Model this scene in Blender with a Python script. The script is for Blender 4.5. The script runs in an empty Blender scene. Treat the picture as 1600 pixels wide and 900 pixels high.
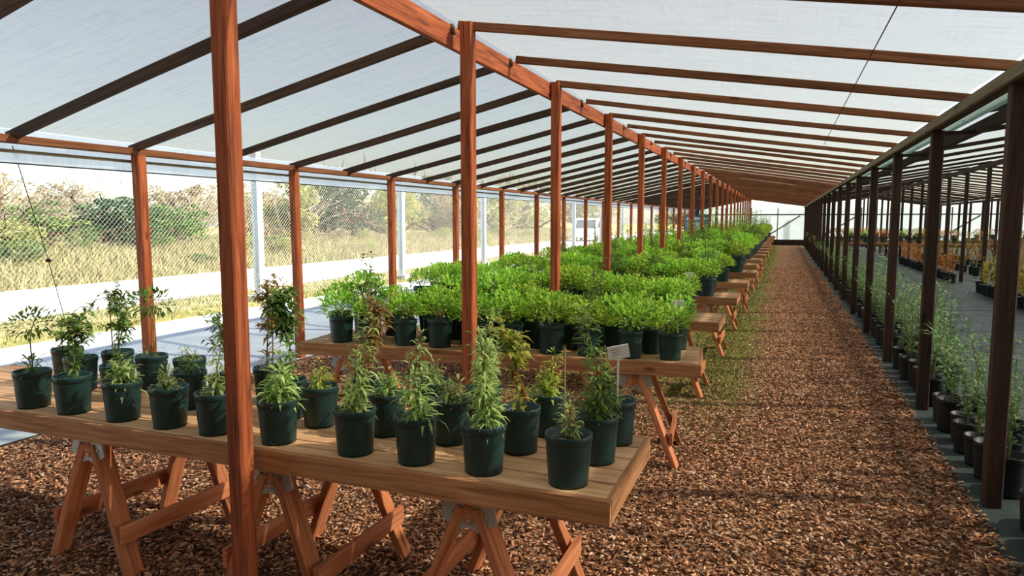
import bpy, math, random
import numpy as np
from mathutils import Vector, Matrix
random.seed(7); rng = np.random.default_rng(7)
PI = math.pi
S = bpy.context.scene; COL = S.collection

# ------------------------------------------------------------------ camera, sky, sun, exposure
CAM_H = 1.65
cd = bpy.data.cameras.new('camera'); cam = bpy.data.objects.new('camera', cd); COL.objects.link(cam)
cam.location = (0, 0, CAM_H)
cam.rotation_euler = (PI/2 - math.atan(107/1083), 0, math.radians(21.4))
cd.sensor_width = 36; cd.lens = 1083*36/1600; cd.clip_end = 500; cd.clip_start = 0.05
S.camera = cam
w = bpy.data.worlds.new('sky'); S.world = w; w.use_nodes = True
nt = w.node_tree; nt.nodes.clear()
sky = nt.nodes.new('ShaderNodeTexSky'); sky.sky_type = 'NISHITA'; sky.sun_disc = False
SUN_EL, SUN_AZ = math.radians(38.5), math.radians(16)      # azimuth measured from +X towards +Y
sky.sun_elevation = SUN_EL; sky.sun_rotation = PI/2 - SUN_AZ
sky.air_density = 1.0; sky.dust_density = 1.2; sky.ozone_density = 1.2
bg = nt.nodes.new('ShaderNodeBackground'); bg.inputs[1].default_value = 0.26
wo = nt.nodes.new('ShaderNodeOutputWorld')
nt.links.new(sky.outputs[0], bg.inputs[0]); nt.links.new(bg.outputs[0], wo.inputs[0])
sl = bpy.data.lights.new('sun', 'SUN'); sl.energy = 10.8; sl.angle = math.radians(1.2); sl.color = (1.0, .92, .80)
so = bpy.data.objects.new('sun', sl); COL.objects.link(so)
sd = Vector((math.cos(SUN_EL)*math.cos(SUN_AZ), math.cos(SUN_EL)*math.sin(SUN_AZ), math.sin(SUN_EL)))
so.rotation_euler = sd.to_track_quat('Z', 'Y').to_euler(); so.location = (20, 5, 20)
vs = S.view_settings; vs.view_transform = 'Standard'; vs.look = 'None'; vs.gamma = 1; vs.use_curve_mapping = False
vs.exposure = 0.22
try:
    S.cycles.use_denoising = True
    S.cycles.max_bounces = 8; S.cycles.transparent_max_bounces = 24
    S.cycles.sample_clamp_indirect = 6
except Exception: pass

# ------------------------------------------------------------------ layout
RX, LX, EX = -2.06, -5.33, 1.17          # ridge row, left eave row, right eave row
NB = 22
RY = [2.17 + 2.12*k for k in range(NB)]
LY = [2.44 + 2.12*k for k in range(NB)]
EY = [2.42 + 2.2*k for k in range(NB)]
YEND = 48.3
Z_RIDGE, Z_LEAVE, Z_REAVE = 2.96, 2.31, 2.51

# ------------------------------------------------------------------ materials
def rgb(r, g, b): 
    f = lambda c: (c/255/12.92) if c <= 10 else ((c/255+.055)/1.055)**2.4
    return (f(r), f(g), f(b), 1)
class NM:
    def __init__(s, name):
        s.m = bpy.data.materials.new(name); s.m.use_nodes = True; s.t = s.m.node_tree; s.t.nodes.clear()
        s.out = s.n('ShaderNodeOutputMaterial')
    def n(s, typ, **kw):
        x = s.t.nodes.new(typ)
        for k, v in kw.items():
            if k.startswith('i_'):
                key = k[2:]; key = int(key) if key.isdigit() else key.replace('_', ' ')
                s.set(x.inputs[key], v)
            else: setattr(x, k, v)
        return x
    def set(s, inp, v):
        if hasattr(v, 'is_output'): s.t.links.new(v, inp)
        else: inp.default_value = v
    def ramp(s, fac, stops):
        r = s.n('ShaderNodeValToRGB'); s.t.links.new(fac, r.inputs[0]); e = r.color_ramp.elements
        while len(e) < len(stops): e.new(.5)
        for q, (p, c) in zip(e, stops): q.position = p; q.color = c
        return r.outputs[0]
    def mix(s, fac, a, b, bt='MIX'):
        x = s.n('ShaderNodeMix', data_type='RGBA', blend_type=bt)
        s.set(x.inputs[0], fac); s.set(x.inputs[6], a); s.set(x.inputs[7], b); return x.outputs[2]
    def math(s, op, a, b=0.0, c=0.0):
        x = s.n('ShaderNodeMath', operation=op); s.set(x.inputs[0], a); s.set(x.inputs[1], b); s.set(x.inputs[2], c); return x.outputs[0]
    def noise(s, vec, scale, detail=4, rough=.55, dist=0.0):
        x = s.n('ShaderNodeTexNoise'); s.t.links.new(vec, x.inputs['Vector'])
        x.inputs['Scale'].default_value = scale; x.inputs['Detail'].default_value = detail
        x.inputs['Roughness'].default_value = rough; x.inputs['Distortion'].default_value = dist; return x.outputs[0]
    def coord(s, kind='Object', scale=(1,1,1), rnd=False):
        tc = s.n('ShaderNodeTexCoord'); mp = s.n('ShaderNodeMapping'); s.t.links.new(tc.outputs[kind], mp.inputs[0])
        mp.inputs['Scale'].default_value = scale
        if rnd:
            oi = s.n('ShaderNodeObjectInfo'); v = s.math('MULTIPLY', oi.outputs['Random'], 37.0)
            cx = s.n('ShaderNodeCombineXYZ'); s.t.links.new(v, cx.inputs[0]); s.t.links.new(v, cx.inputs[1]); s.t.links.new(v, cx.inputs[2])
            s.t.links.new(cx.outputs[0], mp.inputs['Location'])
        return mp.outputs[0]
    def bsdf(s, color, rough=.7, spec=.3, bump=None, bstr=.3, bdist=.01, metal=0.0):
        p = s.n('ShaderNodeBsdfPrincipled'); s.set(p.inputs['Base Color'], color); s.set(p.inputs['Roughness'], rough)
        p.inputs['Specular IOR Level'].default_value = spec; p.inputs['Metallic'].default_value = metal
        if bump is not None:
            b = s.n('ShaderNodeBump'); b.inputs['Strength'].default_value = bstr; b.inputs['Distance'].default_value = bdist
            s.t.links.new(bump, b.inputs['Height']); s.t.links.new(b.outputs[0], p.inputs['Normal'])
        return p
    def done(s, sh): s.t.links.new(sh.outputs[0] if hasattr(sh, 'outputs') else sh, s.out.inputs[0]); return s.m

def wood(name, dark, mid, light, rough=.75):
    q = NM(name); v = q.coord('Object', (30, 30, 1.6), True)          # grain runs along local Z
    n1 = q.noise(v, 1.6, 6, .6, .6); v2 = q.coord('Object', (6, 6, 1.3), True); n2 = q.noise(v2, 1.0, 3, .5)
    c = q.ramp(n1, [(.28, dark), (.5, mid), (.75, light)])
    c = q.mix(q.math('MULTIPLY', n2, .55), c, dark, 'MIX')
    vk = q.coord('Object', (7, 7, 2.6), True)
    vo = q.n('ShaderNodeTexVoronoi'); q.t.links.new(vk, vo.inputs['Vector']); vo.inputs['Scale'].default_value = .9
    k = q.ramp(vo.outputs['Distance'], [(.06, (1,1,1,1)), (.14, (0,0,0,1))])
    c = q.mix(q.math('MULTIPLY', k, .7), c, tuple(x*.35 for x in dark[:3]) + (1,))
    oi = q.n('ShaderNodeObjectInfo'); hs = q.n('ShaderNodeHueSaturation'); q.t.links.new(c, hs.inputs['Color'])
    q.t.links.new(q.math('MULTIPLY_ADD', oi.outputs['Random'], .5, .75), hs.inputs['Value'])
    return q.done(q.bsdf(hs.outputs[0], rough, .25, n1, .25, .004))
M = {}
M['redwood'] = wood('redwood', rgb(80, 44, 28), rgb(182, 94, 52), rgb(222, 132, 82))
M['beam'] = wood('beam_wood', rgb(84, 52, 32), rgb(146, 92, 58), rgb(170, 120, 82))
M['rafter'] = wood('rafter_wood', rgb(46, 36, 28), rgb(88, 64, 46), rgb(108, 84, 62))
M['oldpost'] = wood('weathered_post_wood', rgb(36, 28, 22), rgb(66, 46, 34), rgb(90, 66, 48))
M['graybeam'] = wood('grey_weathered_wood', rgb(90, 84, 66), rgb(138, 128, 100), rgb(160, 150, 122))
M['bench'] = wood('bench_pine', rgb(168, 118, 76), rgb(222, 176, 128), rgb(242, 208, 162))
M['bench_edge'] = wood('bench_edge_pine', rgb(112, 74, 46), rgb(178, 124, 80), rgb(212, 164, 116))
M['horse'] = wood('sawhorse_redwood', rgb(146, 82, 48), rgb(206, 128, 82), rgb(226, 166, 120))
M['stake'] = wood('bamboo_stake', rgb(110, 92, 60), rgb(160, 138, 94), rgb(186, 164, 120))

def simple(name, col, rough=.6, spec=.3, nscale=20, var=.25, metal=0.0, bstr=.2, kind='Object'):
    q = NM(name); n = q.noise(q.coord(kind, (1,1,1), kind == 'Object'), nscale, 4)
    d = tuple(x*(1-var) for x in col[:3]) + (1,); l = tuple(min(1, x*(1+var)) for x in col[:3]) + (1,)
    return q.done(q.bsdf(q.ramp(n, [(.3, d), (.7, l)]), rough, spec, n, bstr, .003, metal))
M['pot'] = simple('dark_green_plastic', rgb(30, 58, 54), .42, .4, 25, .2)
M['blackpot'] = simple('black_plastic', rgb(20, 26, 27), .5, .35, 25, .2)
M['soil'] = simple('potting_soil', rgb(52, 38, 28), .95, .1, 90, .6, bstr=1)
M['galv'] = simple('galvanised_steel', rgb(176, 184, 182), .4, .5, 60, .15, .6)
M['fence'] = simple('galvanised_fence_post', rgb(196, 204, 206), .5, .4, 12, .12, .1)
M['wire'] = simple('fence_wire', rgb(170, 172, 168), .5, .4, 20, .1, .3)
M['white'] = simple('white_card', rgb(244, 244, 240), .5, .3, 20, .03)
M['ink'] = simple('pencil_ink', rgb(110, 110, 112), .8, .1, 20, .1)
M['bark'] = simple('bark', rgb(104, 84, 66), .9, .1, 14, .35, bstr=.6)
M['twig'] = simple('dry_twig', rgb(176, 160, 134), .9, .1, 14, .25)
M['stem'] = simple('green_stem', rgb(108, 112, 62), .7, .2, 20, .25)
M['rope'] = simple('dark_rope', rgb(60, 56, 50), .9, .1, 20, .2)
M['blue'] = simple('blue_paint', rgb(44, 120, 150), .4, .5, 6, .1)
M['bluedark'] = simple('dark_blue_paint', rgb(24, 70, 92), .4, .5, 6, .1)
M['vanwhite'] = simple('white_vehicle_paint', rgb(226, 230, 234), .3, .5, 3, .03)
M['rubber'] = simple('tyre_rubber', rgb(26, 26, 26), .8, .2, 20, .2)
M['concrete_block'] = simple('concrete_block', rgb(206, 204, 196), .9, .2, 30, .1)
def glassy(name, col):
    q = NM(name); return q.done(q.bsdf(col, .08, .6))
M['glass'] = glassy('dark_window_glass', rgb(70, 82, 92))

def leafmat(name, dark, light, trans=.45, rough=.45, var=.35):
    q = NM(name); g = q.n('ShaderNodeNewGeometry'); oi = q.n('ShaderNodeObjectInfo')
    c = q.ramp(g.outputs['Random Per Island'], [(0.0, dark), (1.0, light)])
    hs = q.n('ShaderNodeHueSaturation'); q.t.links.new(c, hs.inputs['Color'])
    q.t.links.new(q.math('MULTIPLY_ADD', oi.outputs['Random'], var, 1-var/2), hs.inputs['Value'])
    q.t.links.new(q.math('MULTIPLY_ADD', oi.outputs['Random'], .03, .485), hs.inputs['Hue'])
    p = q.bsdf(hs.outputs[0], rough, .25)
    tr = q.n('ShaderNodeBsdfTranslucent'); q.t.links.new(hs.outputs[0], tr.inputs[0])
    mx = q.n('ShaderNodeMixShader'); mx.inputs[0].default_value = trans
    q.t.links.new(p.outputs[0], mx.inputs[1]); q.t.links.new(tr.outputs[0], mx.inputs[2]); return q.done(mx)
M['leaf_sap'] = leafmat('sapling_leaf', rgb(96, 138, 60), rgb(224, 238, 154), .5)
M['leaf_dark'] = leafmat('dark_sapling_leaf', rgb(58, 96, 48), rgb(160, 190, 94), .5)
M['leaf_yel'] = leafmat('yellow_green_leaf', rgb(110, 138, 44), rgb(220, 218, 104))
M['leaf_brz'] = leafmat('bronze_leaf', rgb(128, 122, 58), rgb(214, 172, 112))
M['leaf_bush'] = leafmat('bright_shrub_leaf', rgb(92, 158, 40), rgb(214, 244, 100), .55)
M['leaf_cool'] = leafmat('pale_seedling_leaf', rgb(72, 112, 60), rgb(168, 198, 130), .4)
M['leaf_orange'] = leafmat('orange_leaf', rgb(180, 84, 30), rgb(232, 150, 50), .4)
M['leaf_gold'] = leafmat('golden_leaf', rgb(150, 140, 40), rgb(226, 200, 70), .4)
M['leaf_conif'] = leafmat('evergreen_leaf', rgb(30, 58, 38), rgb(84, 116, 66), .2)
M['leaf_olive'] = leafmat('olive_bush_leaf', rgb(120, 132, 62), rgb(196, 196, 120), .4)
M['leaf_tan'] = leafmat('tan_brush_leaf', rgb(128, 116, 84), rgb(196, 182, 136), .3)
M['leaf_mid'] = leafmat('roadside_shrub_leaf', rgb(58, 92, 44), rgb(136, 158, 80), .3)
M['grass'] = leafmat('dry_grass_blade', rgb(92, 112, 50), rgb(214, 196, 152), .35, .7)
M['moss'] = leafmat('short_green_grass', rgb(78, 88, 38), rgb(138, 142, 72), .3, .7)

def cloth(name, col, through, transl, streak=.12):
    """thin woven cloth: light passes by scattering (translucent) and through the open weave (transparent)"""
    q = NM(name); v = q.coord('Object', (1.0, 9.0, 1.0)); n = q.noise(v, 3.0, 5, .6)
    v2 = q.coord('Object', (40, 3, 3)); n2 = q.noise(v2, 1.4, 3, .6)
    v3 = q.coord('Object', (1,1,1)); n3 = q.noise(v3, .5, 3)
    f = q.math('ADD', q.math('MULTIPLY', n, .5), q.math('ADD', q.math('MULTIPLY', n2, .3), q.math('MULTIPLY', n3, .08)))
    c = q.ramp(f, [(.30, tuple(x*(1-streak*2.0) for x in col[:3]) + (1,)), (.44, col), (.60, tuple(min(1, x*(1+streak)) for x in col[:3]) + (1,))])
    d = q.n('ShaderNodeBsdfDiffuse'); q.t.links.new(c, d.inputs[0])
    t = q.n('ShaderNodeBsdfTranslucent'); q.t.links.new(c, t.inputs[0])
    m1 = q.n('ShaderNodeMixShader'); m1.inputs[0].default_value = transl
    q.t.links.new(d.outputs[0], m1.inputs[1]); q.t.links.new(t.outputs[0], m1.inputs[2])
    tp = q.n('ShaderNodeBsdfTransparent'); m2 = q.n('ShaderNodeMixShader'); m2.inputs[0].default_value = through
    q.t.links.new(m1.outputs[0], m2.inputs[1]); q.t.links.new(tp.outputs[0], m2.inputs[2])
    return q.done(m2)
M['cloth'] = cloth('white_shade_cloth', rgb(160, 155, 136), .28, .48, .09)
M['plastic'] = cloth('white_end_sheeting', rgb(236, 242, 244), .06, .75, .05)
M['gutter'] = cloth('green_gutter_plastic', rgb(150, 170, 150), .1, .5, .1)

# ground materials in world metres
def ground_mat(name, fn): q = NM(name); return q.done(fn(q))
def mulch(q):
    v = q.coord('Object', (1,1,1))
    vo = q.n('ShaderNodeTexVoronoi'); q.t.links.new(v, vo.inputs['Vector']); vo.inputs['Scale'].default_value = 38
    vo2 = q.n('ShaderNodeTexVoronoi'); q.t.links.new(v, vo2.inputs['Vector']); vo2.inputs['Scale'].default_value = 85
    sep = q.n('ShaderNodeSeparateColor'); q.t.links.new(vo.outputs['Color'], sep.inputs[0])
    c = q.ramp(sep.outputs[0], [(.0, rgb(66, 46, 34)), (.4, rgb(134, 92, 62)), (.75, rgb(192, 138, 98)), (1, rgb(232, 196, 158))])
    c = q.mix(q.ramp(vo2.outputs['Distance'], [(.2, (0,0,0,1)), (.8, (.7,.7,.7,1))]), c, rgb(40, 28, 22))
    # mossy soil strip beside the bench ends
    sx = q.n('ShaderNodeSeparateXYZ'); q.t.links.new(v, sx.inputs[0])
    nz = q.noise(v, 1.6, 5, .65)
    a = q.math('ADD', sx.outputs[0], q.math('MULTIPLY', nz, 1.0))
    strip = q.ramp(a, [(.02, (1,1,1,1)), (.38, (0,0,0,1))])
    yy = q.ramp(q.math('MULTIPLY', sx.outputs[1], .05), [(.24, (0,0,0,1)), (.42, (1,1,1,1))])
    left = q.ramp(q.math('MULTIPLY_ADD', sx.outputs[0], .1, .5), [(.2, (0,0,0,1)), (.3, (1,1,1,1))])
    f = q.math('MULTIPLY', q.math('MULTIPLY', strip, yy), left)
    g = q.ramp(q.noise(v, 22, 4, .7), [(.3, rgb(84, 78, 42)), (.5, rgb(116, 126, 56)), (.7, rgb(146, 158, 76))])
    c = q.mix(q.math('MULTIPLY', f, .85), c, g)
    return q.bsdf(c, .9, .1, vo.outputs['Distance'], 1.0, .02)
M['mulch'] = ground_mat('wood_chip_ground', mulch)
def weed(q):
    v = q.coord('Object', (1,1,1)); n = q.noise(q.coord('Object', (.6, 3.2, 1)), 1.3, 4, .6, .5); n2 = q.noise(v, 2.2, 5)
    c = q.ramp(n2, [(.3, rgb(34, 44, 42)), (.7, rgb(62, 74, 69))])
    return q.bsdf(c, .55, .4, n, .5, .06)
M['weed'] = ground_mat('weed_cloth', weed)
def conc(q):
    v = q.coord('Object', (1,1,1)); n = q.noise(v, 1.4, 6, .6)
    return q.bsdf(q.ramp(n, [(.3, rgb(176, 180, 176)), (.7, rgb(206, 208, 202))]), .85, .2, q.noise(v, 60, 3), .1, .003)
M['conc'] = ground_mat('concrete', conc)
def road(q):
    v = q.coord('Object', (1,1,1)); n = q.noise(v, 6, 8, .75)
    return q.bsdf(q.ramp(n, [(.3, rgb(204, 200, 192)), (.7, rgb(234, 230, 224))]), .9, .1, n, .5, .02)
M['road'] = ground_mat('pale_gravel', road)
def verge(q):
    v = q.coord('Object', (1,1,1)); n = q.noise(v, 1.1, 8, .75)
    return q.bsdf(q.ramp(n, [(.3, rgb(96, 108, 52)), (.5, rgb(160, 150, 92)), (.7, rgb(198, 184, 140))]), .95, .05, n, .6, .05)
M['verge'] = ground_mat('grassy_earth', verge)

# chips: colour per island
q = NM('wood_chip'); g_ = q.n('ShaderNodeNewGeometry')
c_ = q.ramp(g_.outputs['Random Per Island'], [(0, rgb(58, 40, 30)), (.3, rgb(124, 80, 52)), (.65, rgb(196, 136, 92)), (.92, rgb(234, 188, 146)), (1, rgb(236, 206, 178))])
M['chip'] = q.done(q.bsdf(c_, .8, .2))

# ------------------------------------------------------------------ mesh helpers
class MB:
    def __init__(s): s.v = []; s.f = []
    def add(s, vs, fs):
        b = len(s.v); s.v += [tuple(p) for p in vs]; s.f += [tuple(i+b for i in f) for f in fs]
    def box(s, x0, x1, y0, y1, z0, z1):
        s.add([(x0,y0,z0),(x1,y0,z0),(x1,y1,z0),(x0,y1,z0),(x0,y0,z1),(x1,y0,z1),(x1,y1,z1),(x0,y1,z1)],
              [(0,3,2,1),(4,5,6,7),(0,1,5,4),(1,2,6,5),(2,3,7,6),(3,0,4,7)])
    def tube(s, pts, rad, n=6, cap=True):
        pts = [Vector(p) for p in pts]; rad = rad if isinstance(rad, (list, tuple)) else [rad]*len(pts)
        vs = []; 
        for i, p in enumerate(pts):
            d = (pts[min(i+1, len(pts)-1)] - pts[max(i-1, 0)]).normalized()
            a = d.cross(Vector((0.31, .17, .93)) if abs(d.z) < .9 else Vector((1, .1, 0))).normalized(); b = d.cross(a)
            for k in range(n):
                t = 2*PI*k/n; vs.append(p + (a*math.cos(t) + b*math.sin(t))*rad[i])
        fs = [(i*n+k, i*n+(k+1)%n, (i+1)*n+(k+1)%n, (i+1)*n+k) for i in range(len(pts)-1) for k in range(n)]
        if cap: fs += [tuple(range(n))[::-1], tuple((len(pts)-1)*n+k for k in range(n))]
        s.add(vs, fs)
    def lathe(s, prof, n=24, c=(0,0,0)):
        vs = [(c[0]+r*math.cos(2*PI*k/n), c[1]+r*math.sin(2*PI*k/n), c[2]+z) for r, z in prof for k in range(n)]
        s.add(vs, [(i*n+k, i*n+(k+1)%n, (i+1)*n+(k+1)%n, (i+1)*n+k) for i in range(len(prof)-1) for k in range(n)])
    def leaf(s, b, d, L, W, droop=.3, fold=.15, two=False):
        d = d.normalized(); side = d.cross(Vector((0,0,1)))
        if side.length < .05: side = Vector((1,0,0))
        side.normalize(); up = side.cross(d)
        if two:
            m1 = b + d*L*.35 - up*fold*W; m2 = b + d*L*.7 - Vector((0,0,1))*droop*L*.25 - up*fold*W
            t = b + d*L*.95 - Vector((0,0,1))*droop*L*.7
            s.add([b, m1-side*W*.5, m1, m1+side*W*.5, m2-side*W*.4+up*fold*W, m2, m2+side*W*.4+up*fold*W, t],
                  [(0,2,1),(0,3,2),(1,2,5,4),(2,3,6,5),(4,5,7),(5,6,7)])
        else:
            m = b + d*L*.5 - up*fold*W; t = b + d*L - Vector((0,0,1))*droop*L*.5
            s.add([b, m-side*W*.5+up*fold*W, m, m+side*W*.5+up*fold*W, t], [(0,2,4,1),(0,3,4,2)])
    def mesh(s, name, mat, smooth=False):
        me = bpy.data.meshes.new(name); me.from_pydata(s.v, [], s.f); me.update()
        if mat: me.materials.append(mat)
        if smooth: me.polygons.foreach_set('use_smooth', [True]*len(me.polygons))
        return me
    def obj(s, name, mat, parent=None, smooth=False, loc=None):
        return link(name, s.mesh(name, mat, smooth), parent, loc)
def link(name, data, parent=None, loc=None):
    o = bpy.data.objects.new(name, data); COL.objects.link(o)
    if parent is not None: o.parent = parent
    if loc is not None: o.location = loc
    return o
def tag(o, label=None, cat=None, group=None, kind=None):
    if label: o['label'] = label
    if cat: o['category'] = cat
    if group: o['group'] = group
    if kind: o['kind'] = kind
    return o
def thing(name, label, cat, loc=(0,0,0), rz=0.0, group=None):
    o = link(name, None, None, loc); o.rotation_euler = (0, 0, rz); o.empty_display_size = .1
    return tag(o, label, cat, group)
def relabel(o, label, group=None):
    o['label'] = label
    if group: o['group'] = group
    elif 'group' in o: del o['group']
def children_of(o): return KIDS.get(o.name, [])
KIDS = {}
def kid(parent, name, data, loc=None):
    o = link(name, data, parent, loc); KIDS.setdefault(parent.name, []).append(o); return o
def copy_thing(root, loc, rz=0.0, sc=1.0):
    r = root.copy(); COL.objects.link(r); r.location = loc; r.rotation_euler = (0, 0, rz); r.scale = (sc,)*3
    for ch in children_of(root):
        c = ch.copy(); COL.objects.link(c); c.parent = r
        KIDS.setdefault(r.name, []).append(c)
        for g in children_of(ch):
            d = g.copy(); COL.objects.link(d); d.parent = c; KIDS.setdefault(c.name, []).append(d)
    return r
def timber(name, p0, p1, w, h, mat, parent=None, roll=0.0, bow=0.0):
    """a sawn timber from p0 to p1: w across (horizontal), h deep; grain along its own Z"""
    p0, p1 = Vector(p0), Vector(p1); d = p1-p0; L = d.length; d.normalize()
    x = d.cross(Vector((0,0,1)))
    if x.length < .08: x = Vector((1,0,0)) - d*d.x
    x.normalize(); y = d.cross(x)
    if roll: x, y = x*math.cos(roll)+y*math.sin(roll), y*math.cos(roll)-x*math.sin(roll)
    e = min(w, h)*.09; a, b = w/2, h/2
    sec = [(-a+e,-b),(a-e,-b),(a,-b+e),(a,b-e),(a-e,b),(-a+e,b),(-a,b-e),(-a,-b+e)]
    ns = 6 if bow else 1; vs = []; fs = []
    for i in range(ns+1):
        t = i/ns; off = bow*math.sin(PI*t)
        vs += [(sx, sy+off, L*t) for sx, sy in sec]
    for i in range(ns): fs += [(i*8+k, i*8+(k+1)%8, (i+1)*8+(k+1)%8, (i+1)*8+k) for k in range(8)]
    fs += [tuple(range(8))[::-1], tuple(ns*8+k for k in range(8))]
    me = bpy.data.meshes.new(name); me.from_pydata(vs, [], fs); me.update(); me.materials.append(mat)
    o = link(name, me, parent); m = Matrix((x, y, d)).transposed().to_4x4(); m.translation = p0
    o.matrix_local = m
    if parent is not None: KIDS.setdefault(parent.name, []).append(o)
    return o
ORD = ['first','second','third','fourth','fifth','sixth','seventh','eighth','ninth','tenth','eleventh','twelfth','thirteenth','fourteenth','fifteenth','sixteenth','seventeenth','eighteenth','nineteenth','twentieth']
def ordn(i):
    if i < 20: return ORD[i]
    t = ['twentieth','thirtieth','fortieth','fiftieth','sixtieth','seventieth','eightieth','ninetieth']
    T = ['twenty','thirty','forty','fifty','sixty','seventy','eighty','ninety']
    k, r = divmod(i+1, 10); return t[k-2] if r == 0 else T[k-2]+'-'+ORD[r-1]
def npmesh(name, verts, faces4, mat):
    me = bpy.data.meshes.new(name); nv, nf = len(verts), len(faces4); k = faces4.shape[1]
    me.vertices.add(nv); me.vertices.foreach_set('co', verts.astype(np.float32).ravel())
    me.loops.add(nf*k); me.loops.foreach_set('vertex_index', faces4.astype(np.int32).ravel())
    me.polygons.add(nf); me.polygons.foreach_set('loop_start', np.arange(0, nf*k, k, dtype=np.int32))
    me.update(calc_edges=True); me.validate(); me.materials.append(mat); return me

# ------------------------------------------------------------------ the setting: ground
def sheet(name, x0, x1, y0, y1, mat, z=0.0, nx=1, ny=1, zf=None, thick=.06):
    mb = MB(); xs = np.linspace(x0, x1, nx+1); ys = np.linspace(y0, y1, ny+1)
    for y in ys:
        for x in xs: mb.v.append((x, y, z if zf is None else zf(x, y)))
    n = nx+1
    for j in range(ny):
        for i in range(nx): mb.f.append((j*n+i, j*n+i+1, (j+1)*n+i+1, (j+1)*n+i))
    return tag(mb.obj(name, mat, smooth=zf is not None), kind='structure')
sheet('floor_mulch', -5.27, 1.06, -3, YEND, M['mulch'])
sheet('floor_weed_cloth', 1.06, 16, -3, YEND, M['weed'], nx=60, ny=200, zf=lambda x, y: .004*math.sin(y*2.9+x*.6)+.003*math.sin(x*5+y))
sheet('floor_concrete', -9.25, -5.27, -8, 80, M['conc'], z=.012)
sheet('ground_verge', -11.6, -9.25, -10, 120, M['verge'], z=.005)
sheet('road', -16.7, -11.6, -10, 160, M['road'], z=.0)
def bankz(x, y): 
    t = max(0, -16.7-x); return min(t*.13, .5) + .1*math.sin(x*.9+y*.31)*min(t, 1)*.5 + .05*math.sin(y*1.3)*min(t,1)
sheet('ground_bank', -90, -16.7, -10, 170, M['verge'], nx=60, ny=90, zf=bankz)
sheet('ground_beyond', -16, 30, YEND, 120, M['verge'], z=-.01)
sheet('ground_behind', -16, 30, -12, -3, M['verge'], z=-.01)

# loose wood chips lying on the path and under the benches
def chips(n, x0, x1, y0, y1, size, name, dens=None):
    x = rng.uniform(x0, x1, n); y = y0 + (y1-y0)*rng.uniform(0, 1, n)**1.9
    keep = ~((x < -.28 + .12*np.sin(y*2.1)) & (x > -1.3) & (y > 6.2) & (rng.uniform(0, 1, n) < .7))
    x, y = x[keep], y[keep]; n = len(x)
    L = size*rng.uniform(.5, 1.5, n); W = L*rng.uniform(.25, .6, n); T = rng.uniform(.002, .006, n)
    a = rng.uniform(0, 2*PI, n); pt = rng.normal(0, .32, n); rl = rng.normal(0, .4, n)
    ux = np.stack([np.cos(a)*np.cos(pt), np.sin(a)*np.cos(pt), np.sin(pt)], 1)
    uy = np.stack([-np.sin(a)*np.cos(rl), np.cos(a)*np.cos(rl), np.sin(rl)], 1); uz = np.cross(ux, uy)
    c = np.stack([x, y, rng.uniform(.004, .018, n)], 1)
    V = []
    for sx, sy, sz in [(-1,-.6,-1),(1,-1,-1),(.8,1,-1),(-1,.7,-1),(-.9,-.5,1),(.9,-.8,1),(.7,.8,1),(-.8,.6,1)]:
        V.append(c + ux*(L*sx/2)[:,None] + uy*(W*sy/2)[:,None] + uz*(T*sz/2)[:,None])
    V = np.stack(V, 1).reshape(-1, 3); b = (np.arange(n)*8)[:,None,None]
    F = np.array([(0,3,2,1),(4,5,6,7),(0,1,5,4),(1,2,6,5),(2,3,7,6),(3,0,4,7)])[None] + b
    o = link(name, npmesh(name, V, F.reshape(-1, 4), M['chip']))
    return tag(o, 'reddish brown wood chips strewn over the path and under the benches', 'wood chips', kind='stuff')
chips(230000, -5.2, 1.10, .9, 26.0, .022, 'wood_chips')

# grass tufts
def blades(name, n, fx, h, wd, mat, label, zf=lambda x, y: 0*x):
    x, y = fx(n); a = rng.uniform(0, 2*PI, n); H = h*rng.uniform(.4, 1.3, n); W = wd*rng.uniform(.6, 1.3, n)
    lean = rng.normal(0, .45, (n, 2))*H[:,None]; z = np.array([zf(p, q_) for p, q_ in zip(x, y)])
    c = np.stack([x, y, z], 1); s = np.stack([np.cos(a)*W/2, np.sin(a)*W/2, 0*a], 1)
    mid = c + np.stack([lean[:,0]*.35, lean[:,1]*.35, H*.55], 1); top = c + np.stack([lean[:,0], lean[:,1], H], 1)
    V = np.stack([c-s, c+s, mid+s*.8, mid-s*.8, top+s*.1, top-s*.1], 1).reshape(-1, 3)
    F = np.array([(0,1,2,3),(3,2,4,5)])[None] + (np.arange(n)*6)[:,None,None]
    return tag(link(name, npmesh(name, V, F.reshape(-1, 4), mat)), label, 'grass', kind='stuff')
blades('dry_grass', 64000, lambda n: (-16.6 - 9*rng.uniform(0,1,n)**1.3, rng.uniform(4, 70, n)), .3, .03, M['grass'],
       'tall dry grass covering the bank behind the gravel road', bankz)
blades('verge_grass', 16000, lambda n: (rng.uniform(-11.7, -9.3, n), rng.uniform(4, 50, n)), .09, .02, M['grass'],
       'short yellowed grass between concrete apron and gravel road')
blades('strip_grass', 15000, lambda n: (rng.normal(-.72, .22, n), 6.5+40*rng.uniform(0,1,n)**1.3), .03, .012, M['moss'],
       'thin mossy grass strip between bench ends and chip path')

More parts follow.
